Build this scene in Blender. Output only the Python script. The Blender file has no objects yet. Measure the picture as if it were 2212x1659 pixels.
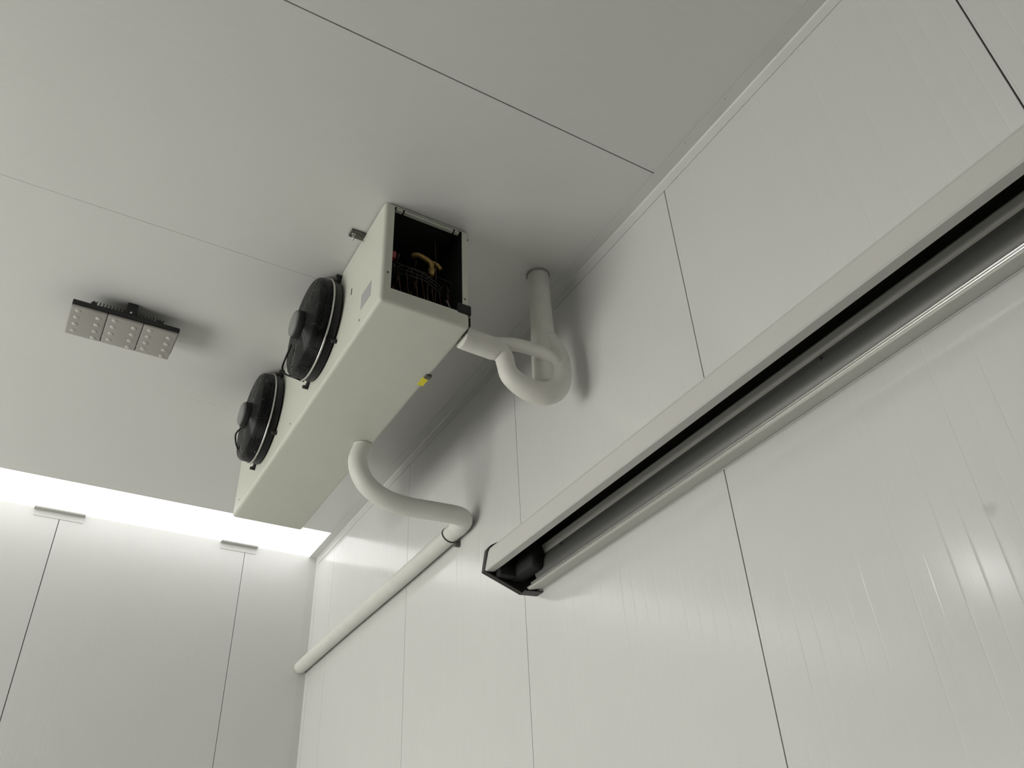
import bpy, bmesh, math, random
from mathutils import Vector, Matrix
random.seed(7)
scn = bpy.context.scene
col = scn.collection
Z0 = 1.6                       # camera height; all heights below are given relative to the camera
XW, YB, ZC = 1.698, 5.366, 2.5   # right wall, back wall, ceiling
XL, YN, ZF = -4.2, -3.4, -1.6    # left wall, near wall, floor

# ------------------------------------------------------------------ camera
cam_d = bpy.data.cameras.new('camera')
cam = bpy.data.objects.new('camera', cam_d)
col.objects.link(cam)
cam_d.sensor_width = 36.0
cam_d.lens = 29.9755
cam_d.clip_start = 0.02
R = Matrix(((0.86250075, -0.26404325, -0.43171011),
            (-0.50429821, -0.51949933, -0.6897853),
            (-0.04213996, 0.81265097, -0.5812251)))
cam.matrix_world = Matrix.Translation((0, 0, Z0)) @ R.to_4x4()
scn.camera = cam

# ------------------------------------------------------------------ light and exposure
w = bpy.data.worlds.new('world')
scn.world = w
w.use_nodes = True
w.node_tree.nodes['Background'].inputs[0].default_value = (0.8, 0.85, 0.9, 1)
w.node_tree.nodes['Background'].inputs[1].default_value = 0.02
scn.view_settings.view_transform = 'Standard'
scn.view_settings.look = 'None'
scn.view_settings.gamma = 1.0
scn.view_settings.use_curve_mapping = False
scn.view_settings.exposure = 0.0

STRIP_EMIT = 1.42      # recessed light strip at the back wall
ADDED_PANE_EMIT = 8.6      # added pane low in the left wall, invented to light the room
LAMP_EMIT = 24.0       # lit flood lamp further left on the ceiling


# ------------------------------------------------------------------ materials
def mat(name, color, rough=0.5, metal=0.0, noise=0.0, nscale=20.0, bump=0.0, bscale=200.0, spec=0.5, emit=None, estr=0.0, rvar=0.0):
    m = bpy.data.materials.new(name)
    m.use_nodes = True
    nt = m.node_tree
    b = nt.nodes['Principled BSDF']
    b.inputs['Base Color'].default_value = (*color, 1)
    b.inputs['Roughness'].default_value = rough
    b.inputs['Metallic'].default_value = metal
    b.inputs['Specular IOR Level'].default_value = spec
    tc = nt.nodes.new('ShaderNodeTexCoord')
    if noise > 0 or rvar > 0:
        n = nt.nodes.new('ShaderNodeTexNoise')
        n.inputs['Scale'].default_value = nscale
        n.inputs['Detail'].default_value = 4
        nt.links.new(tc.outputs['Object'], n.inputs['Vector'])
        if noise > 0:
            r = nt.nodes.new('ShaderNodeMapRange')
            r.inputs['From Min'].default_value = 0.3
            r.inputs['From Max'].default_value = 0.7
            r.inputs['To Min'].default_value = 1 - noise
            r.inputs['To Max'].default_value = 1.0
            nt.links.new(n.outputs['Fac'], r.inputs['Value'])
            mx = nt.nodes.new('ShaderNodeVectorMath')
            mx.operation = 'SCALE'
            mx.inputs[0].default_value = color
            nt.links.new(r.outputs['Result'], mx.inputs['Scale'])
            nt.links.new(mx.outputs['Vector'], b.inputs['Base Color'])
        if rvar > 0:
            r2 = nt.nodes.new('ShaderNodeMapRange')
            r2.inputs['From Min'].default_value = 0.3
            r2.inputs['From Max'].default_value = 0.7
            r2.inputs['To Min'].default_value = rough - rvar
            r2.inputs['To Max'].default_value = rough + rvar
            nt.links.new(n.outputs['Fac'], r2.inputs['Value'])
            nt.links.new(r2.outputs['Result'], b.inputs['Roughness'])
    if bump > 0:
        n2 = nt.nodes.new('ShaderNodeTexNoise')
        n2.inputs['Scale'].default_value = bscale
        nt.links.new(tc.outputs['Object'], n2.inputs['Vector'])
        bp = nt.nodes.new('ShaderNodeBump')
        bp.inputs['Strength'].default_value = bump
        bp.inputs['Distance'].default_value = 0.001
        nt.links.new(n2.outputs['Fac'], bp.inputs['Height'])
        nt.links.new(bp.outputs['Normal'], b.inputs['Normal'])
    if emit:
        b.inputs['Emission Color'].default_value = (*emit, 1)
        b.inputs['Emission Strength'].default_value = estr
    return m


def panel_mat(name, axis, color, rough, period=0.056, depth=0.00035, wave=0.0012, stain=None, spec=0.5):
    """White coated steel sandwich panel: shallow roll-formed micro ribs along the panel, slightly wavy sheet."""
    m = bpy.data.materials.new(name)
    m.use_nodes = True
    nt = m.node_tree
    N, L = nt.nodes, nt.links
    b = N['Principled BSDF']
    b.inputs['Roughness'].default_value = rough
    b.inputs['Specular IOR Level'].default_value = spec
    geo = N.new('ShaderNodeNewGeometry')
    sep = N.new('ShaderNodeSeparateXYZ')
    L.new(geo.outputs['Position'], sep.inputs['Vector'])

    def math_(op, a, b_=None, c=None):
        n = N.new('ShaderNodeMath')
        n.operation = op
        for i, v in enumerate((a, b_, c)):
            if v is None:
                continue
            if isinstance(v, (int, float)):
                n.inputs[i].default_value = v
            else:
                L.new(v, n.inputs[i])
        return n.outputs[0]
    s = sep.outputs[axis]
    # rib profile: V groove at every period
    fr = math_('FRACT', math_('DIVIDE', s, period))
    d = math_('ABSOLUTE', math_('SUBTRACT', fr, 0.5))
    g = math_('DIVIDE', math_('MINIMUM', d, 0.06), 0.06)        # 0 in the groove, 1 on the flat
    # amplitude changes from rib to rib
    ridx = math_('FLOOR', math_('DIVIDE', s, period))
    wn = N.new('ShaderNodeTexWhiteNoise')
    wn.noise_dimensions = '1D'
    L.new(ridx, wn.inputs['W'])
    amp = math_('MULTIPLY', math_('ADD', math_('MULTIPLY', wn.outputs['Value'], 1.0), 0.45), depth)
    h = math_('MULTIPLY', g, amp)
    # long waves of the sheet, mostly across the ribs
    vm = N.new('ShaderNodeMapping')
    sc = [0.35, 0.35, 0.35]
    sc[{'X': 0, 'Y': 1, 'Z': 2}[axis]] = 5.0
    vm.inputs['Scale'].default_value = sc
    L.new(geo.outputs['Position'], vm.inputs['Vector'])
    no = N.new('ShaderNodeTexNoise')
    no.inputs['Scale'].default_value = 1.0
    no.inputs['Detail'].default_value = 1.5
    L.new(vm.outputs['Vector'], no.inputs['Vector'])
    h = math_('ADD', h, math_('MULTIPLY', no.outputs['Fac'], wave))
    bp = N.new('ShaderNodeBump')
    bp.inputs['Strength'].default_value = 1.0
    bp.inputs['Distance'].default_value = 1.0
    L.new(h, bp.inputs['Height'])
    L.new(bp.outputs['Normal'], b.inputs['Normal'])
    # faint cloudy soiling
    n3 = N.new('ShaderNodeTexNoise')
    n3.inputs['Scale'].default_value = 1.3
    n3.inputs['Detail'].default_value = 3
    L.new(geo.outputs['Position'], n3.inputs['Vector'])
    k = math_('ADD', math_('MULTIPLY', n3.outputs['Fac'], 0.06), 0.97)
    if stain:
        vd = N.new('ShaderNodeVectorMath')
        vd.operation = 'DISTANCE'
        L.new(geo.outputs['Position'], vd.inputs[0])
        vd.inputs[1].default_value = stain
        n4 = N.new('ShaderNodeTexNoise')
        n4.inputs['Scale'].default_value = 60
        L.new(geo.outputs['Position'], n4.inputs['Vector'])
        dd = math_('ADD', vd.outputs['Value'], math_('MULTIPLY', n4.outputs['Fac'], 0.02))
        mr = N.new('ShaderNodeMapRange')
        mr.inputs['From Min'].default_value = 0.012
        mr.inputs['From Max'].default_value = 0.03
        mr.inputs['To Min'].default_value = 0.8
        mr.inputs['To Max'].default_value = 1.0
        L.new(dd, mr.inputs['Value'])
        k = math_('MULTIPLY', k, mr.outputs['Result'])
    v = N.new('ShaderNodeVectorMath')
    v.operation = 'SCALE'
    v.inputs[0].default_value = color
    L.new(k, v.inputs['Scale'])
    L.new(v.outputs['Vector'], b.inputs['Base Color'])
    return m


PW = (0.70, 0.70, 0.685)
M = {
    'wall_y': panel_mat('white_ribbed_panel_right', 'Y', PW, 0.16, depth=0.00028, spec=0.75,  stain=(XW, 0.86, 0.78 + Z0)),
    'wall_x': panel_mat('white_ribbed_panel_back', 'X', PW, 0.30, depth=0.0002, wave=0.0008),
    'ceil': panel_mat('white_ribbed_panel_ceiling', 'Y', (0.69, 0.69, 0.67), 0.38, period=0.05, depth=0.0002, wave=0.0006),
    'joint': mat('dark_panel_joint', (0.02, 0.02, 0.018), 0.8),
    'trim': mat('white_trim', (0.69, 0.69, 0.67), 0.40, noise=0.04, nscale=6),
    'floor': mat('grey_floor', (0.21, 0.21, 0.195), 0.45, noise=0.15, nscale=3),
    'casing': mat('cream_white_coated_metal', (0.63, 0.64, 0.565), 0.42, noise=0.03, nscale=9, bump=0.1, bscale=600),
    'inside': mat('shaded_coil_cavity', (0.012, 0.012, 0.011), 0.7, noise=0.3, nscale=30),  # shade of the deep cavity put into the colour, with the dark coil end
    'black': mat('black_coated_metal', (0.012, 0.012, 0.014), 0.38, noise=0.2, nscale=40),
    'wire': mat('black_glossy_wire', (0.004, 0.004, 0.005), 0.2, spec=0.3),
    'matte': mat('matte_black_plastic', (0.016, 0.016, 0.018), 0.6, noise=0.2, nscale=30),
    'silver': mat('brushed_silver_ring', (0.62, 0.61, 0.58), 0.32, metal=1.0, rvar=0.06, nscale=30),
    'grey_plastic': mat('grey_plastic_cap', (0.22, 0.23, 0.22), 0.5, noise=0.1),
    'galv': mat('galvanised_steel', (0.15, 0.145, 0.13), 0.45, metal=0.6, noise=0.35, nscale=60),
    'copper': mat('oxidised_copper', (0.10, 0.055, 0.04), 0.45, metal=0.6, noise=0.5, nscale=50),
    'brass': mat('brass', (0.50, 0.33, 0.11), 0.4, metal=0.5, noise=0.3, nscale=60),
    'red': mat('red_plastic', (0.25, 0.02, 0.02), 0.5),
    'yellow': mat('yellow_tag', (0.80, 0.72, 0.03), 0.5, noise=0.1, nscale=60),
    'label': mat('grey_label', (0.42, 0.42, 0.43), 0.5, noise=0.15, nscale=40),
    'tape': mat('white_wrapped_insulation', (0.76, 0.75, 0.70), 0.55, noise=0.08, nscale=14, bump=0.5, bscale=45),
    'pvc': mat('white_pipe_insulation', (0.75, 0.75, 0.70), 0.5, noise=0.06, nscale=12, bump=0.35, bscale=60),
    'rubber': mat('black_rubber', (0.01, 0.01, 0.01), 0.7, noise=0.2, nscale=50),
    'alu': mat('aluminium_rail', (0.92, 0.92, 0.88), 0.30, metal=0.75),
    'rail_grey': mat('grey_anodised_rail', (0.13, 0.13, 0.125), 0.45, metal=0.45),
    'alu_matt': mat('matt_aluminium', (0.60, 0.60, 0.56), 0.5, metal=0.3),
    'cover': mat('white_rail_cover', (0.645, 0.64, 0.61), 0.40, noise=0.03, nscale=4),
    'cap': mat('dark_brown_end_cap', (0.035, 0.032, 0.030), 0.45, noise=0.2, nscale=60),
    'cover_shade': mat('cover_inside_shade', (0.085, 0.078, 0.06), 0.6, noise=0.3, nscale=10),  # dark colour holds the shade inside the rail cover
    'lens': mat('unlit_led_lens', (0.35, 0.335, 0.31), 0.30),
    'bead': mat('led_lens_bead', (0.50, 0.49, 0.455), 0.25),
    'tab': mat('grey_bracket', (0.50, 0.50, 0.47), 0.5, noise=0.06, nscale=20),
    'strip': mat('light_strip_diffuser', (0.9, 0.9, 0.9), 0.5, emit=(1.0, 1.0, 0.985), estr=STRIP_EMIT),
    'pane': mat('added_glowing_pane', (0.9, 0.9, 0.9), 0.5, emit=(1.0, 0.99, 0.93), estr=ADDED_PANE_EMIT),
    'litlens': mat('lit_led_lens', (0.9, 0.9, 0.9), 0.4, emit=(1.0, 0.99, 0.97), estr=LAMP_EMIT),
}


# ------------------------------------------------------------------ mesh helpers (coordinates are world, heights relative to the camera)
def box(bm, x0, x1, y0, y1, z0, z1, bev=0.0, seg=2, mi=0):
    ret = bmesh.ops.create_cube(bm, size=1.0)
    vs = ret['verts']
    for v in vs:
        v.co = Vector((x0 + (v.co.x + .5) * (x1 - x0), y0 + (v.co.y + .5) * (y1 - y0), z0 + (v.co.z + .5) * (z1 - z0)))
    fs = set(f for v in vs for f in v.link_faces)
    for f in fs:
        f.material_index = mi
    if bev > 0:
        es = list(set(e for v in vs for e in v.link_edges))
        bmesh.ops.bevel(bm, geom=es, offset=bev, segments=seg, profile=0.5, affect='EDGES', clamp_overlap=True)


def frame_for(t, prev=None):
    t = t.normalized()
    if prev is None:
        a = Vector((0, 0, 1)) if abs(t.z) < .9 else Vector((1, 0, 0))
        n = t.cross(a).normalized()
    else:
        n = (prev - t * prev.dot(t)).normalized()
    return n, t.cross(n)


def tube(bm, pts, r, seg=16, closed=False, cap=True, mi=0):
    pts = [Vector(p) for p in pts]
    rs = r if isinstance(r, (list, tuple)) else [r] * len(pts)
    n_ = len(pts)
    rings = []
    prev = None
    for i, p in enumerate(pts):
        if closed:
            t = pts[(i + 1) % n_] - pts[i - 1]
        else:
            t = pts[min(i + 1, n_ - 1)] - pts[max(i - 1, 0)]
        n, b = frame_for(t, prev)
        prev = n
        rings.append([bm.verts.new(p + (n * math.cos(2 * math.pi * k / seg) + b * math.sin(2 * math.pi * k / seg)) * rs[i]) for k in range(seg)])
    rng = range(n_ if closed else n_ - 1)
    for i in rng:
        a, c = rings[i], rings[(i + 1) % n_]
        off = 0
        if closed and i == n_ - 1:
            off = min(range(seg), key=lambda o: (a[0].co - c[o].co).length)
        for k in range(seg):
            f = bm.faces.new((a[k], a[(k + 1) % seg], c[(k + 1 + off) % seg], c[(k + off) % seg]))
            f.material_index = mi
            f.smooth = True
    if cap and not closed:
        bm.faces.new(rings[0][::-1]).material_index = mi
        bm.faces.new(rings[-1]).material_index = mi


def spline(P, n=10):
    P = [Vector(p) for p in P]
    out = []
    for i in range(len(P) - 1):
        p0 = P[max(i - 1, 0)]
        p1, p2 = P[i], P[i + 1]
        p3 = P[min(i + 2, len(P) - 1)]
        for k in range(n):
            t = k / n
            out.append(0.5 * ((2 * p1) + (-p0 + p2) * t + (2 * p0 - 5 * p1 + 4 * p2 - p3) * t * t + (-p0 + 3 * p1 - 3 * p2 + p3) * t ** 3))
    out.append(P[-1])
    return out


def lathe_x(bm, x0, cy, cz, prof, seg=64, mi=0, smooth=True):
    """prof = [(d, r)] revolve about the x axis through (cy, cz); d grows towards -x."""
    rings = []
    for d, r in prof:
        if r < 1e-5:
            rings.append([bm.verts.new((x0 - d, cy, cz))])
        else:
            rings.append([bm.verts.new((x0 - d, cy + r * math.cos(2 * math.pi * k / seg), cz + r * math.sin(2 * math.pi * k / seg))) for k in range(seg)])
    for a, c in zip(rings, rings[1:]):
        for k in range(seg):
            k2 = (k + 1) % seg
            if len(a) == 1 and len(c) == 1:
                continue
            if len(a) == 1:
                f = bm.faces.new((a[0], c[k], c[k2]))
            elif len(c) == 1:
                f = bm.faces.new((a[k], a[k2], c[0]))
            else:
                f = bm.faces.new((a[k], a[k2], c[k2], c[k]))
            f.material_index = mi
            f.smooth = smooth


def extrude_y(bm, poly, y0, y1, mi=0, smooth=False):
    """poly = closed list of (x, z)."""
    a = [bm.verts.new((x, y0, z)) for x, z in poly]
    b = [bm.verts.new((x, y1, z)) for x, z in poly]
    n = len(poly)
    for k in range(n):
        f = bm.faces.new((a[k], a[(k + 1) % n], b[(k + 1) % n], b[k]))
        f.material_index = mi
        f.smooth = smooth
    bm.faces.new(a[::-1]).material_index = mi
    bm.faces.new(b).material_index = mi


def sheet_y(bm, line, th, y0, y1, mi=0, smooth=False):
    """open profile line of (x, z), given a thickness, extruded along y."""
    n = len(line)
    L2 = []
    for i, (x, z) in enumerate(line):
        x0, z0 = line[max(i - 1, 0)]
        x1, z1 = line[min(i + 1, n - 1)]
        tx, tz = x1 - x0, z1 - z0
        l = math.hypot(tx, tz)
        L2.append((x - tz / l * th, z + tx / l * th))
    extrude_y(bm, list(line) + L2[::-1], y0, y1, mi, smooth)


def link(name, bm, mats, parent=None, origin=None, bevel=None):
    """make one mesh object. origin in world metres (height relative to camera)."""
    if parent is not None:
        origin = parent['_o']
    o = Vector(origin if origin is not None else (0, 0, 0))
    bmesh.ops.recalc_face_normals(bm, faces=bm.faces)
    for v in bm.verts:
        v.co -= o
    me = bpy.data.meshes.new(name)
    bm.to_mesh(me)
    bm.free()
    for m_ in (mats if isinstance(mats, (list, tuple)) else [mats]):
        me.materials.append(m_)
    ob = bpy.data.objects.new(name, me)
    col.objects.link(ob)
    if parent is not None:
        ob.parent = parent
    else:
        ob.location = o + Vector((0, 0, Z0))
    ob['_o'] = tuple(o)
    if bevel:
        md = ob.modifiers.new('bevel', 'BEVEL')
        md.width = bevel
        md.segments = 2
        md.limit_method = 'ANGLE'
    return ob


def thing(name, origin, label, cat, group=None):
    o = bpy.data.objects.new(name, None)
    o.empty_display_size = 0.1
    col.objects.link(o)
    o.location = Vector(origin) + Vector((0, 0, Z0))
    o['_o'] = tuple(origin)
    o['label'] = label
    o['category'] = cat
    if group:
        o['group'] = group
    return o


def tag(o, label, cat, group=None):
    o['label'] = label
    o['category'] = cat
    if group:
        o['group'] = group
    return o


def struct(o):
    o['kind'] = 'structure'
    return o


def smooth_all(bm):
    for f in bm.faces:
        f.smooth = True


# ------------------------------------------------------------------ the setting
TH = 0.10
# right wall: panels side by side, joints along z
bm = bmesh.new()
seams = [-3.0, -1.85, -0.71, 0.430, 1.557, 2.700, 3.836, 5.008]
gaps = [.004, .004, .004, .0045, .0042, .0026, .0026, .0018]
edges = [YN] + seams + [YB]
gp = [0] + gaps + [0]
for i in range(len(edges) - 1):
    box(bm, XW, XW + TH, edges[i] + gp[i] / 2, edges[i + 1] - gp[i + 1] / 2, ZF, ZC + 0.05)
box(bm, XW + 0.012, XW + TH + .02, YN, YB, ZF, ZC + 0.05, mi=1)
struct(link('wall_right', bm, [M['wall_y'], M['joint']]))

# back wall: joints along z, goes up to the ceiling strip
bm = bmesh.new()
seams = [-3.31, -2.18, -1.05, 0.0815, 1.207]
edges = [XL] + seams + [XW + TH]
gp = [0, .003, .003, .003, .0042, .0034, 0]
for i in range(len(edges) - 1):
    box(bm, edges[i] + gp[i] / 2, edges[i + 1] - gp[i + 1] / 2, YB, YB + TH, ZF, ZC + 0.012)
box(bm, XL, XW + TH, YB + 0.012, YB + TH + .02, ZF, ZC + 0.012, mi=1)
struct(link('wall_back', bm, [M['wall_x'], M['joint']]))

# ceiling: joints along x, stops short of the back wall where the light strip is let in
YS = 4.951
bm = bmesh.new()
seams = [-1.87, -0.73, 0.405, 1.540, 2.680, 3.81]
gaps = [.004, .004, .004, .0048, .0014, .0006]
edges = [YN] + seams + [YS]
gp = [0] + gaps + [0]
for i in range(len(edges) - 1):
    y0, y1 = edges[i] + gp[i] / 2, edges[i + 1] - gp[i + 1] / 2
    box(bm, XL, XW, y0, y1, ZC, ZC + TH)
box(bm, XL, XW, YN, YS, ZC + 0.012, ZC + TH + .02, mi=1)
box(bm, 1.654, XW, YS - .001, YB, ZC, ZC + TH)
box(bm, XL, 1.66, YS, YB, ZC + 0.0115, ZC + 0.03)
struct(link('ceiling', bm, [M['ceil'], M['joint']]))

bm = bmesh.new()
box(bm, XL, XW, YN, YB, ZF - .1, ZF)
struct(link('floor', bm, M['floor']))
bm = bmesh.new()
box(bm, XL, XW, YN - .1, YN, ZF, ZC)
struct(link('wall_front', bm, M['wall_x']))
# left wall with an opening for an added glowing pane, the main light source
WY0, WY1, WZ0, WZ1 = 1.9, 4.8, -1.15, 0.95
bm = bmesh.new()
box(bm, XL - .1, XL, YN, WY0, ZF, ZC)
box(bm, XL - .1, XL, WY1, YB, ZF, ZC)
box(bm, XL - .1, XL, WY0, WY1, ZF, WZ0)
box(bm, XL - .1, XL, WY0, WY1, WZ1, ZC)
struct(link('wall_left', bm, M['wall_y']))
bm = bmesh.new()
box(bm, XL - .07, XL - .05, WY0, WY1, WZ0, WZ1)
struct(link('added_light_pane_1', bm, M['pane']))

# corner trims: an L of white sheet, 55 mm legs
LEG = 0.055
t_ = 0.0012
bm = bmesh.new()
sheet_y(bm, [(XW - LEG, ZC - t_), (XW - 0.006, ZC - t_), (XW - t_, ZC - 0.008), (XW - t_, ZC - LEG)], -t_ * .9, YN, YB)
tr = struct(link('trim_1', bm, M['trim']))
for y in (1.156, 1.371, 1.940, 0.62, 2.62):
    bm = bmesh.new()
    bmesh.ops.create_uvsphere(bm, u_segments=10, v_segments=6, radius=0.0028,
                              matrix=Matrix.Translation((XW - 0.042, y, ZC - t_ * 1.1)) @ Matrix.Diagonal((1, 1, .5, 1)))
    link('rivet', bm, M['galv'], tr)
bm = bmesh.new()
box(bm, XW - LEG, XW, YB - t_, YB, ZF, ZC - LEG, bev=.0008)
box(bm, XW - t_, XW, YB - LEG, YB, ZF, ZC - LEG, bev=.0008)
struct(link('trim_2', bm, M['trim']))

# the light strip let into the ceiling along the back wall
bm = bmesh.new()
x1 = 1.654
rr = 0.018
poly = [(XL, YS), (x1 - rr, YS)] + [(x1 - rr + rr * math.sin(a), YS + rr - rr * math.cos(a)) for a in [math.pi / 2 * k / 6 for k in range(1, 7)]] + [(x1, YB - .001), (XL, YB - .001)]
lo = [bm.verts.new((x, y, ZC + 0.001)) for x, y in poly]
hi = [bm.verts.new((x, y, ZC + 0.011)) for x, y in poly]
bm.faces.new(lo)
bm.faces.new(hi[::-1])
for k in range(len(poly)):
    bm.faces.new((lo[k], lo[(k + 1) % len(poly)], hi[(k + 1) % len(poly)], hi[k]))
# rounded corner piece of the surround closes the gap
tag(link('light_strip', bm, M['strip'], origin=(-1.2, 5.15, ZC)),
    'long glowing white light strip recessed along the ceiling above the back wall', 'light')

# ------------------------------------------------------------------ brackets on top of the back wall
for (xa, xb, lab) in ((-0.068, 0.217, 'grey metal bracket under the light strip, the one further left from the cooler'),
                      (1.040, 1.283, 'grey metal bracket under the light strip, close to the right wall corner')):
    bt = thing('wall_bracket', ((xa + xb) / 2, YB, ZC - .05), lab, 'bracket', 'brackets on top of the back wall')
    bm = bmesh.new()
    box(bm, xa, xb, YB - 0.034, YB, ZC - 0.012, ZC - 0.003, bev=.0015)
    link('top_flange', bm, M['tab'], bt)
    bm = bmesh.new()
    box(bm, xa + .006, xb - .006, YB - 0.004, YB, ZC - 0.052, ZC - 0.012, bev=.001)
    link('wall_plate', bm, M['trim'], bt)

# ------------------------------------------------------------------ the evaporator (unit cooler)
EX0, EX1, EY0, EY1, EZ0, EZ1 = 0.811, 1.170, 2.140, 4.005, 2.000, 2.492
ev = thing('evaporator_cooler', (1.0, 3.07, ZC), 'white twin fan evaporator cooler hanging under the ceiling with open end panel', 'cooling unit')
bm = bmesh.new()
box(bm, EX0, EX1, EY0, EY1, EZ0, EZ1)
es = [e for e in bm.edges if not all(abs(v.co.z - EZ1) < 1e-5 for v in e.verts)]
bmesh.ops.bevel(bm, geom=es, offset=0.016, segments=5, profile=0.5, affect='EDGES')
for f in bm.faces:
    f.smooth = True
casing = link('casing', bm, [M['casing'], M['inside']], ev)
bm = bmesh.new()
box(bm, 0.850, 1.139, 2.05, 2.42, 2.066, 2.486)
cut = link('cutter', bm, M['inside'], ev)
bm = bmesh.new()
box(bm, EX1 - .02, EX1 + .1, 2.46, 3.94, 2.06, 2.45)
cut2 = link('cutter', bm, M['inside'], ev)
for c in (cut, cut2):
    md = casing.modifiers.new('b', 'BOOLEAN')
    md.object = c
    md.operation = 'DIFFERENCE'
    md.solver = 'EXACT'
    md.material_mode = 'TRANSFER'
bpy.context.view_layer.update()
dg = bpy.context.evaluated_depsgraph_get()
me = bpy.data.meshes.new_from_object(casing.evaluated_get(dg))
casing.modifiers.clear()
casing.data = me
for c in (cut, cut2):
    bpy.data.objects.remove(c)
# flat faces flat, rounded corners smooth
me.set_sharp_from_angle(angle=math.radians(30))

bm = bmesh.new()          # bright lip along the top of the opening
box(bm, 0.858, 0.885, EY0 + .002, EY0 + .016, 2.4745, 2.4862)
box(bm, 0.893, 1.102, EY0 + .002, EY0 + .016, 2.4745, 2.4862)
box(bm, 1.110, 1.128, EY0 + .002, EY0 + .016, 2.4745, 2.4862)
link('top_lip', bm, M['casing'], ev)
# coil on the wall side
bm = bmesh.new()
for k in range(74):
    y = 2.47 + k * 0.02
    box(bm, EX1 - .018, EX1 - .002, y, y + .004, 2.062, 2.448)
link('coil_fins', bm, M['alu_matt'], ev)
# return bends of the coil seen through the open end
for i in range(3):
    for j in range(6):
        bm = bmesh.new()
        xc = 0.92 + i * 0.075 + (0.018 if j % 2 else 0)
        zc = 2.10 + j * 0.060
        pts = []
        for k in range(13):
            a = math.pi * k / 12
            pts.append((xc, 2.34 - 0.045 * math.sin(a), zc + 0.020 * math.cos(a)))
        pts = [(xc, 2.42, zc + .02)] + pts + [(xc, 2.42, zc - .02)]
        tube(bm, pts, 0.0065, 10)
        link('return_bend', bm, M['copper'], ev)
bm = bmesh.new()
tube(bm, spline([(0.982, 2.26, 2.388), (0.995, 2.245, 2.384), (1.015, 2.235, 2.372), (1.045, 2.225, 2.345), (1.05, 2.225, 2.31)], 6), 0.011, 10)
tube(bm, [(1.05, 2.225, 2.312), (1.05, 2.225, 2.280)], [.016, .009], 12)
tube(bm, spline([(1.035, 2.228, 2.355), (1.07, 2.225, 2.35), (1.09, 2.225, 2.33)], 5), 0.008, 10)
link('distributor', bm, M['brass'], ev)
rnd = random.Random(3)
for k in range(7):
    bm = bmesh.new()
    x = 0.90 + 0.033 * k
    tube(bm, spline([(1.05, 2.225, 2.285), (x + .03 * rnd.random(), 2.20, 2.25), (x, 2.175 + .02 * rnd.random(), 2.17), (x + .01, 2.18, 2.072)], 8), 0.0016, 6)
    link('capillary_tube', bm, M['copper'], ev)
for (xv, z1v) in ((1.046, 2.44), (1.012, 2.25), (1.100, 2.22)):
    bm = bmesh.new()
    tube(bm, spline([(xv, 2.19, z1v), (xv + .004, 2.185, (z1v + 2.07) / 2), (xv, 2.185, 2.068)], 6), 0.0017, 6)
    link('capillary_tube', bm, M['copper'], ev)
for k in range(3):
    bm = bmesh.new()
    tube(bm, spline([(0.87, 2.20 + .01 * k, 2.26 - .02 * k), (0.93, 2.17, 2.225 - .02 * k), (1.0, 2.165, 2.21 - .015 * k), (1.08, 2.19, 2.20 - .02 * k)], 8), 0.0022, 6)
    link('cable', bm, M['matte'], ev)
bm = bmesh.new()
box(bm, 0.852, 0.882, 2.18, 2.20, 2.262, 2.295, bev=.003)
link('terminal_block', bm, M['red'], ev)
bm = bmesh.new()
tube(bm, spline([(1.085, 2.165, 2.12), (1.092, 2.16, 2.095), (1.098, 2.16, 2.078)], 5), .004, 8)
link('drain_heater_lead', bm, M['galv'], ev)
bm = bmesh.new()
box(bm, 1.118, 1.175, EY0 - .006, EY0 + .02, 2.060, 2.106, bev=.006)
link('corner_block', bm, M['rubber'], ev)
# screws and small marks on the casing
for p, ax in (((0.836, EY0, 2.137), 1), ((1.150, EY0, 2.135), 1), ((EX0, 2.362, 2.478), 0), ((EX0, 2.335, 2.046), 0), ((EX0, 3.12, 2.046), 0), ((EX0, 3.9, 2.05), 0)):
    bm = bmesh.new()
    s = [1, 1, 1]
    s[ax] = .4
    bmesh.ops.create_uvsphere(bm, u_segments=12, v_segments=8, radius=0.0048, matrix=Matrix.Translation(p) @ Matrix.Diagonal((*s, 1)))
    smooth_all(bm)
    link('screw', bm, M['galv'], ev)
bm = bmesh.new()
box(bm, EX0 - .001, EX0, 2.236, 2.330, 2.092, 2.164)
link('rating_label', bm, M['label'], ev)
bm = bmesh.new()
box(bm, EX0 - .002, EX0, 2.449, 2.452, 2.262, 2.294)
link('casing_slot', bm, M['matte'], ev)
# yellow tag with a small grey clip on the tray
bm = bmesh.new()
box(bm, 1.146, 1.172, 2.492, 2.548, EZ0 - .002, EZ0 - .0002)
yt = link('warning_tag', bm, M['yellow'], ev)
yt['label'] = 'small bright yellow tag'
bm = bmesh.new()
box(bm, 1.150, 1.174, 2.466, 2.490, EZ0 - .010, EZ0 + .004, bev=.003)
link('tag_clip', bm, M['galv'], yt)

# hanging feet
for (xa, xb, ya, yb_, bx, by, fm) in ((0.752, 0.822, 2.335, 2.375, 0.765, 2.352, 'galv'), (1.160, 1.186, 2.175, 2.200, 1.180, 2.188, 'matte'), (1.160, 1.200, 3.90, 3.94, 1.190, 3.92, 'matte')):  # rear feet coloured black to stand for the shade they sit in
    bm = bmesh.new()
    box(bm, xa, xb, ya, yb_, ZC - .010, ZC - .001, bev=.001)
    ft = link('mounting_foot', bm, M[fm], ev)
    bm = bmesh.new()
    tube(bm, [(bx, by, ZC - .010), (bx, by, ZC - (.045 if bx < 1 else .018))], .0042, 10)
    tube(bm, [(bx, by, ZC - .010), (bx, by, ZC - .016)], .008, 6)
    link('bolt', bm, M['silver'] if bx < 1 else M['matte'], ft)


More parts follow.
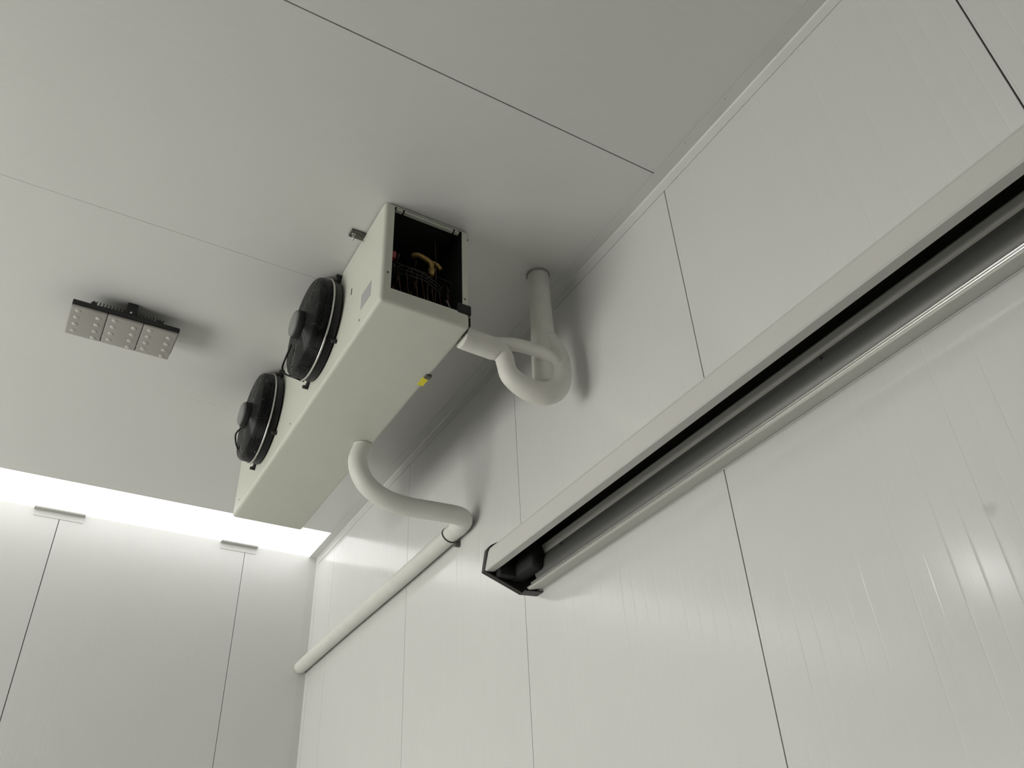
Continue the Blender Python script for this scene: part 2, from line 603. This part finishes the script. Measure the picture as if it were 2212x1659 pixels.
def fan(cy, cz, lead_down):
    x0 = EX0
    bm = bmesh.new()           # shroud: open ring standing off the casing
    lathe_x(bm, x0, cy, cz, [(0.008, .200), (0.008, .2185), (0.014, .2185), (0.018, .216), (0.040, .2165), (0.040, .206), (0.012, .202), (0.008, .200)], 72)
    f = link('fan', bm, M['black'], ev)
    bm = bmesh.new()           # dark throat behind the blades
    lathe_x(bm, x0, cy, cz, [(0.004, 0.0), (0.004, .203), (0.0005, .203)], 48)
    link('throat', bm, M['rubber'], f)
    bm = bmesh.new()
    tube(bm, [(x0 - .043, cy + .220 * math.cos(a), cz + .220 * math.sin(a)) for a in [2 * math.pi * k / 96 for k in range(96)]], .0043, 10, closed=True)
    link('silver_ring', bm, M['silver'], f)
    # guard: concentric wires on a shallow basket with radial bars
    bm = bmesh.new()
    prof = [(.046, .2155), (.052, .2155), (.058, .215), (.064, .215), (.070, .2145), (.076, .214), (.082, .213), (.087, .210), (.091, .206), (.0935, .201), (.095, .195)]
    n = 21
    for k in range(1, n):
        r = .195 - (0.195 - .060) * k / (n - 1)
        prof.append((.095 + .006 * math.sin(math.pi / 2 * k / (n - 1)), r))
    for d, r in prof:
        tube(bm, [(x0 - d, cy + r * math.cos(a), cz + r * math.sin(a)) for a in [2 * math.pi * k / 60 for k in range(60)]], .0022, 6, closed=True)
    for k in range(14):
        a = 2 * math.pi * (k + .3) / 14
        tube(bm, [(x0 - d, cy + r * math.cos(a), cz + r * math.sin(a)) for d, r in prof], .0022, 6)
    link('guard', bm, M['wire'], f)
    # motor hub with grey cap
    bm = bmesh.new()
    lathe_x(bm, x0, cy, cz, [(.01, .046), (.078, .048), (.080, .060), (.128, .060), (.131, .056), (.131, 0)], 40)
    hb = link('motor', bm, M['rubber'], f)
    bm = bmesh.new()
    lathe_x(bm, x0, cy, cz, [(.1305, .056), (.138, .055), (.1425, .047), (.144, .0)], 40)
    link('motor_cap', bm, M['grey_plastic'], f)
    # blades
    for k in range(5):
        bm = bmesh.new()
        a0 = 2 * math.pi * k / 5 + .4
        rows = []
        for i in range(7):
            r = .05 + (.185 - .05) * i / 6
            row = []
            for j in range(6):
                u = j / 5
                a = a0 + u * (.85 - .15 * i / 6) + .18 * i / 6
                d = .022 + .034 * u + .006 * math.sin(math.pi * u)
                row.append(bm.verts.new((x0 - d, cy + r * math.cos(a), cz + r * math.sin(a))))
            rows.append(row)
        for i in range(6):
            for j in range(5):
                bm.faces.new((rows[i][j], rows[i][j + 1], rows[i + 1][j + 1], rows[i + 1][j])).smooth = True
        b = link('blade', bm, M['rubber'], f)
        md = b.modifiers.new('s', 'SOLIDIFY')
        md.thickness = .003
    # lugs that fix the ring to the casing
    for a in [math.radians(q) for q in (130, 225, 310, 45)]:
        bm = bmesh.new()
        ca, sa = math.cos(a), math.sin(a)
        tube(bm, [(x0 - .002, cy + .205 * ca, cz + .205 * sa), (x0 - .010, cy + .242 * ca, cz + .242 * sa)], .0080, 8)
        tube(bm, [(x0 - .0, cy + .243 * ca, cz + .243 * sa), (x0 - .024, cy + .243 * ca, cz + .243 * sa)], .0075, 8)
        link('lug', bm, M['matte'], f)
    # supply lead looping out of the lower edge of the guard
    bm = bmesh.new()
    if lead_down:
        P = [(x0 - .112, cy + .085, cz - .045), (x0 - .116, cy + .155, cz - .095), (x0 - .114, cy + .165, cz - .125), (x0 - .098, cy + .155, cz - .150), (x0 - .07, cy + .13, cz - .172), (x0 - .03, cy + .12, cz - .185)]
    else:
        P = [(x0 - .108, cy + .06, cz - .03), (x0 - .125, cy + .10, cz - .05), (x0 - .118, cy + .125, cz - .075), (x0 - .10, cy + .135, cz - .11), (x0 - .07, cy + .13, cz - .15), (x0 - .03, cy + .12, cz - .185)]
    tube(bm, spline(P, 8), .0042, 8)
    link('supply_lead', bm, M['wire'], f)
    return f


fan(2.752, 2.288, True)
fan(3.505, 2.288, False)

# ------------------------------------------------------------------ insulated refrigerant pipes at the near end of the cooler
rp = thing('insulated_refrigerant_pipe', (1.552, 2.225, ZC), 'white wrapped refrigerant pipes looping from the cooler up into the ceiling', 'pipe')
bm = bmesh.new()
tube(bm, spline([(1.552, 2.225, 2.498), (1.552, 2.225, 2.35), (1.551, 2.224, 2.2), (1.547, 2.222, 2.06), (1.546, 2.220, 1.90)], 6), [0.046] * 10 + [.047 + .0003 * k for k in range(15)], 24)
link('vertical_pipe', bm, M['tape'], rp)
bm = bmesh.new()
n0 = spline([(1.180, 2.222, 2.022), (1.22, 2.223, 2.020), (1.30, 2.224, 2.018), (1.340, 2.224, 2.014), (1.362, 2.224, 1.990), (1.368, 2.222, 1.955), (1.380, 2.220, 1.912),
             (1.420, 2.215, 1.876), (1.475, 2.208, 1.856), (1.530, 2.200, 1.860), (1.572, 2.194, 1.890), (1.590, 2.190, 1.940), (1.594, 2.190, 2.00), (1.590, 2.194, 2.05), (1.578, 2.206, 2.10), (1.562, 2.218, 2.14)], 6)
rs = []
for i in range(len(n0)):
    t = i / (len(n0) - 1)
    rs.append(.045 if t < .16 else (.045 - .009 * min(1, (t - .16) / .10) if t < .36 else .036 + .011 * min(1, (t - .36) / .22)))
tube(bm, n0, rs, 24)
link('suction_trap', bm, M['tape'], rp)
bm = bmesh.new()
tube(bm, spline([(1.30, 2.214, 2.028), (1.37, 2.200, 2.042), (1.43, 2.188, 2.043), (1.50, 2.178, 2.033), (1.550, 2.172, 2.014), (1.580, 2.174, 1.990)], 8), .026, 18)
link('liquid_pipe', bm, M['tape'], rp)
bm = bmesh.new()
box(bm, 1.1735, 1.1785, 2.15, 2.225, 2.02, 2.062, bev=.001)
link('pipe_grommet', bm, M['rubber'], rp)
bm = bmesh.new()
tube(bm, [(1.552 + .050 * math.cos(a), 2.225 + .050 * math.sin(a), ZC - .002) for a in [2 * math.pi * k / 40 for k in range(40)]], .003, 8, closed=True)
link('ceiling_seal', bm, M['tab'], rp)

# ------------------------------------------------------------------ drain pipe
dp = thing('insulated_drain_pipe', (1.645, 3.1, 1.72), 'white insulated drain pipe curving off the cooler tray and running down the right wall', 'pipe')
bm = bmesh.new()
pp = spline([(1.130, 3.075, 1.998), (1.129, 3.075, 1.98), (1.120, 3.075, 1.955), (1.113, 3.075, 1.91), (1.128, 3.075, 1.855), (1.168, 3.078, 1.805), (1.225, 3.08, 1.773), (1.29, 3.085, 1.758),
             (1.37, 3.088, 1.755), (1.45, 3.082, 1.756), (1.53, 3.078, 1.758), (1.585, 3.076, 1.759), (1.620, 3.082, 1.759), (1.643, 3.100, 1.757), (1.652, 3.135, 1.755), (1.654, 3.19, 1.754)], 7)
tube(bm, pp, .0425, 24)
link('drain_hose', bm, M['pvc'], dp)
bm = bmesh.new()
run = spline([(1.655, 3.12, 1.754), (1.655, 3.26, 1.752), (1.655, 3.74, 1.748), (1.6555, 4.40, 1.750), (1.656, 4.90, 1.748), (1.656, 5.366, 1.743)], 8)
tube(bm, run, .0395, 24)
link('wall_run', bm, M['pvc'], dp)
bm = bmesh.new()
ctr = Vector((1.655, 3.255, 1.752))
tube(bm, [ctr + Vector((.0405 * math.cos(a), 0.010 * math.sin(a), .0405 * math.sin(a))) for a in [2 * math.pi * k / 40 for k in range(40)]], .0016, 6, closed=True)
tube(bm, [ctr + Vector((.0405 * math.cos(a), 0.006 + .010 * math.sin(a), .0405 * math.sin(a))) for a in [2 * math.pi * k / 40 for k in range(40)]], .0016, 6, closed=True)
tie = link('cable_tie', bm, M['matte'], dp)
bm = bmesh.new()
box(bm, 1.672, XW - .0005, 3.235, 3.252, 1.694, 1.718, bev=.002)
link('clip', bm, M['galv'], tie)

# ------------------------------------------------------------------ LED flood lamp (3 modules)


def flood(cx, cy, zl, label, lit, cat='lamp'):
    """cx, cy = centre of the lens face, zl = height of the lens face."""
    L = thing('led_flood_lamp', (cx, cy, ZC), label, cat)
    W_, D_ = 0.432, 0.205
    xa = cx - W_ / 2
    mw = W_ / 3
    bm = bmesh.new()      # heat sink plate with the near edge showing
    box(bm, xa + .002, xa + W_ + .002, cy - D_ / 2 - .004, cy + D_ / 2 - .03, zl + .012, zl + .034, bev=.003)
    h = link('heat_sink', bm, M['matte'], L)
    bm = bmesh.new()
    for k in range(22):
        x = xa + .075 + k * 0.0135
        box(bm, x, x + .004, cy - D_ / 2 + .002, cy + D_ / 2 - .04, zl + .034, zl + .056)
    link('cooling_fins', bm, M['matte'], h)
    bm = bmesh.new()
    box(bm, cx - .105, cx + .145, cy - .06, cy + .05, zl + .050, zl + .072, bev=.004)
    link('driver_box', bm, M['matte'], L)
    bm = bmesh.new()
    box(bm, cx - .010, cx + .034, cy - D_ / 2 + .000, cy - D_ / 2 + .045, zl + .030, ZC - .001, bev=.003)
    br = link('bracket', bm, M['matte'], L)
    bm = bmesh.new()
    bmesh.ops.create_uvsphere(bm, u_segments=12, v_segments=8, radius=.0055, matrix=Matrix.Translation((cx + .012, cy - D_ / 2 - .003, zl + .044)))
    smooth_all(bm)
    link('bolt', bm, M['silver'], br)
    for dx in (-.135, .13):
        bm = bmesh.new()
        box(bm, cx + dx - .012, cx + dx + .012, cy - D_ / 2 + .0, cy - D_ / 2 + .02, zl + .034, zl + .048, bev=.003)
        tube(bm, [(cx + dx, cy - D_ / 2 + .01, zl + .046), (cx + dx, cy - D_ / 2 + .01, zl + .056)], .005, 8)
        link('cable_gland', bm, M['matte'], L)
    for m_ in range(3):
        x0 = xa + m_ * mw + .0012
        x1_ = xa + (m_ + 1) * mw - .0012
        bm = bmesh.new()
        box(bm, x0, x1_, cy - D_ / 2, cy + D_ / 2, zl, zl + .012, bev=.004, seg=3)
        smooth_all(bm)
        mo = link('lens_module', bm, M['litlens'] if lit else M['lens'], L, bevel=None)
        mo.data.set_sharp_from_angle(angle=math.radians(50))
        if not lit:
            for i in range(2):
                for j in range(4):
                    bx = x0 + .030 + i * (x1_ - x0 - .060)
                    by = cy - D_ / 2 + .030 + j * (D_ - .060) / 3 + (0.012 if i else -.004)
                    bm = bmesh.new()
                    bmesh.ops.create_uvsphere(bm, u_segments=14, v_segments=8, radius=.0125, matrix=Matrix.Translation((bx, by, zl + .001)) @ Matrix.Diagonal((1, 1, .4, 1)))
                    smooth_all(bm)
                    link('led_bead', bm, M['bead'], mo)
    # small notches between modules at the far edge
    for m_ in (1, 2):
        bm = bmesh.new()
        x = xa + m_ * mw
        box(bm, x - .003, x + .003, cy + D_ / 2 - .03, cy + D_ / 2 - .004, zl + .002, zl + .011)
        link('module_spacer', bm, M['rubber'], L)
    return L


flood(0.078, 3.295, 2.400, 'unlit black framed flood lamp with three grey square lenses on the ceiling', False)
flood(-2.75, 3.295, 2.400, 'lit flood lamp with three square lenses, out of the picture to the left', True)

# ------------------------------------------------------------------ sliding door rail with its cover on the right wall
rail = thing('sliding_door_rail', (XW, 1.0, 1.24), 'long sliding door rail with white cover and black end cap on the right wall', 'rail')
YE, YR0 = 2.613, -2.2


def D(d):
    return XW - d


bm = bmesh.new()           # cover sheet
sheet_y(bm, [(D(.196), 1.288), (D(.196), 1.2830), (D(.232), 1.2785), (D(.2365), 1.283), (D(.220), 1.360), (D(.214), 1.373), (D(.200), 1.386), (D(.186), 1.394), (D(.0), 1.500)], -.0025, YR0, YE - .018)
link('cover', bm, M['cover'], rail)
bm = bmesh.new()           # dark sheet standing for the shade inside the cover
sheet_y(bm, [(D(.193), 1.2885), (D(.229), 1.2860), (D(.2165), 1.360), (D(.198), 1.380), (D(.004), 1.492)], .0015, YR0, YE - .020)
link('shade_lining', bm, M['cover_shade'], rail)
bm = bmesh.new()  # dark plate for the shade at the back of the cover
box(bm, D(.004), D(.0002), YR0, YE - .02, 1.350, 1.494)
link('back_shade_plate', bm, M['cover_shade'], rail)
bm = bmesh.new()           # rail beam
P = [(D(.0), 1.2405), (D(.064), 1.2280), (D(.0660), 1.2420), (D(.0710), 1.2520), (D(.0740), 1.265), (D(.0745), 1.278), (D(.0730), 1.291), (D(.0695), 1.304), (D(.0645), 1.316), (D(.0600), 1.328), (D(.0600), 1.348), (D(.0), 1.348)]
extrude_y(bm, P, YR0, 2.505, smooth=True)
b_ = link('rail_beam', bm, M['rail_grey'], rail)
b_.data.set_sharp_from_angle(angle=math.radians(40))
bm = bmesh.new()           # pale upper lip
sheet_y(bm, [(D(.0600), 1.3225), (D(.0660), 1.3270), (D(.0760), 1.3480), (D(.0740), 1.3530), (D(.0600), 1.3540)], -.0015, YR0, 2.50)
link('upper_lip', bm, M['alu_matt'], rail)
for nm, pr in (('lower_bead', [(D(.0640), 1.2236), (D(.0765), 1.2228), (D(.0795), 1.2258), (D(.0785), 1.2290), (D(.0640), 1.2300)]),
               ('upper_bead', [(D(.0640), 1.2308), (D(.0770), 1.2312), (D(.0785), 1.2345), (D(.0765), 1.2385), (D(.0640), 1.2405)])):
    bm = bmesh.new()
    extrude_y(bm, pr, YR0, 2.555 if nm == 'lower_bead' else 2.53, smooth=True)
    q_ = link(nm, bm, M['alu'], rail)
bm = bmesh.new()           # flat lower flange
extrude_y(bm, [(D(.0), 1.2386), (D(.0688), 1.2222), (D(.0688), 1.2252), (D(.0), 1.2400)], YR0, 2.56)
link('lower_flange', bm, M['alu_matt'], rail)
bm = bmesh.new()
extrude_y(bm, [(D(.0), 1.2345), (D(.003), 1.2350), (D(.004), 1.2374), (D(.0), 1.2384)], YR0, 2.56)
link('sealing_strip', bm, M['trim'], rail)
bm = bmesh.new()           # end cap: plate and rim
outer = [(D(.0), 1.226), (D(.078), 1.2195), (D(.237), 1.2775), (D(.221), 1.368), (D(.206), 1.386), (D(.186), 1.399), (D(.0), 1.506)]
extrude_y(bm, outer, YE - .004, YE)
for i in range(len(outer) - 1):
    x0, z0 = outer[i]
    x1_, z1_ = outer[i + 1]
    if i == 0:
        sheet_y(bm, [(x0, z0), (x1_, z1_)], -.004, YE - .045, YE - .0005)
    elif i == 1:
        pass
    else:
        sheet_y(bm, [(x0, z0), (x1_, z1_)], .003, YE - .022, YE - .0005)
sheet_y(bm, [(D(.078), 1.2195), (D(.237), 1.2775)], -.004, YE - .022, YE - .0005)
cap = link('end_cap', bm, M['cap'], rail)
bm = bmesh.new()           # rubber buffer at the end of the rail
box(bm, D(.125), D(.062), 2.44, 2.607, 1.26, 1.372, bev=.018, seg=4)
box(bm, D(.19), D(.10), 2.56, 2.608, 1.262, 1.36, bev=.006)
smooth_all(bm)
bf = link('end_buffer', bm, M['rubber'], rail)
bf.data.set_sharp_from_angle(angle=math.radians(50))
for y in (2.329, 1.092):
    bm = bmesh.new()
    tube(bm, [(D(.060), y, 1.305), (D(.076), y, 1.305)], .008, 6)
    link('fixing_bolt', bm, M['galv'], rail)

for o in bpy.data.objects:
    if '_o' in o:
        del o['_o']
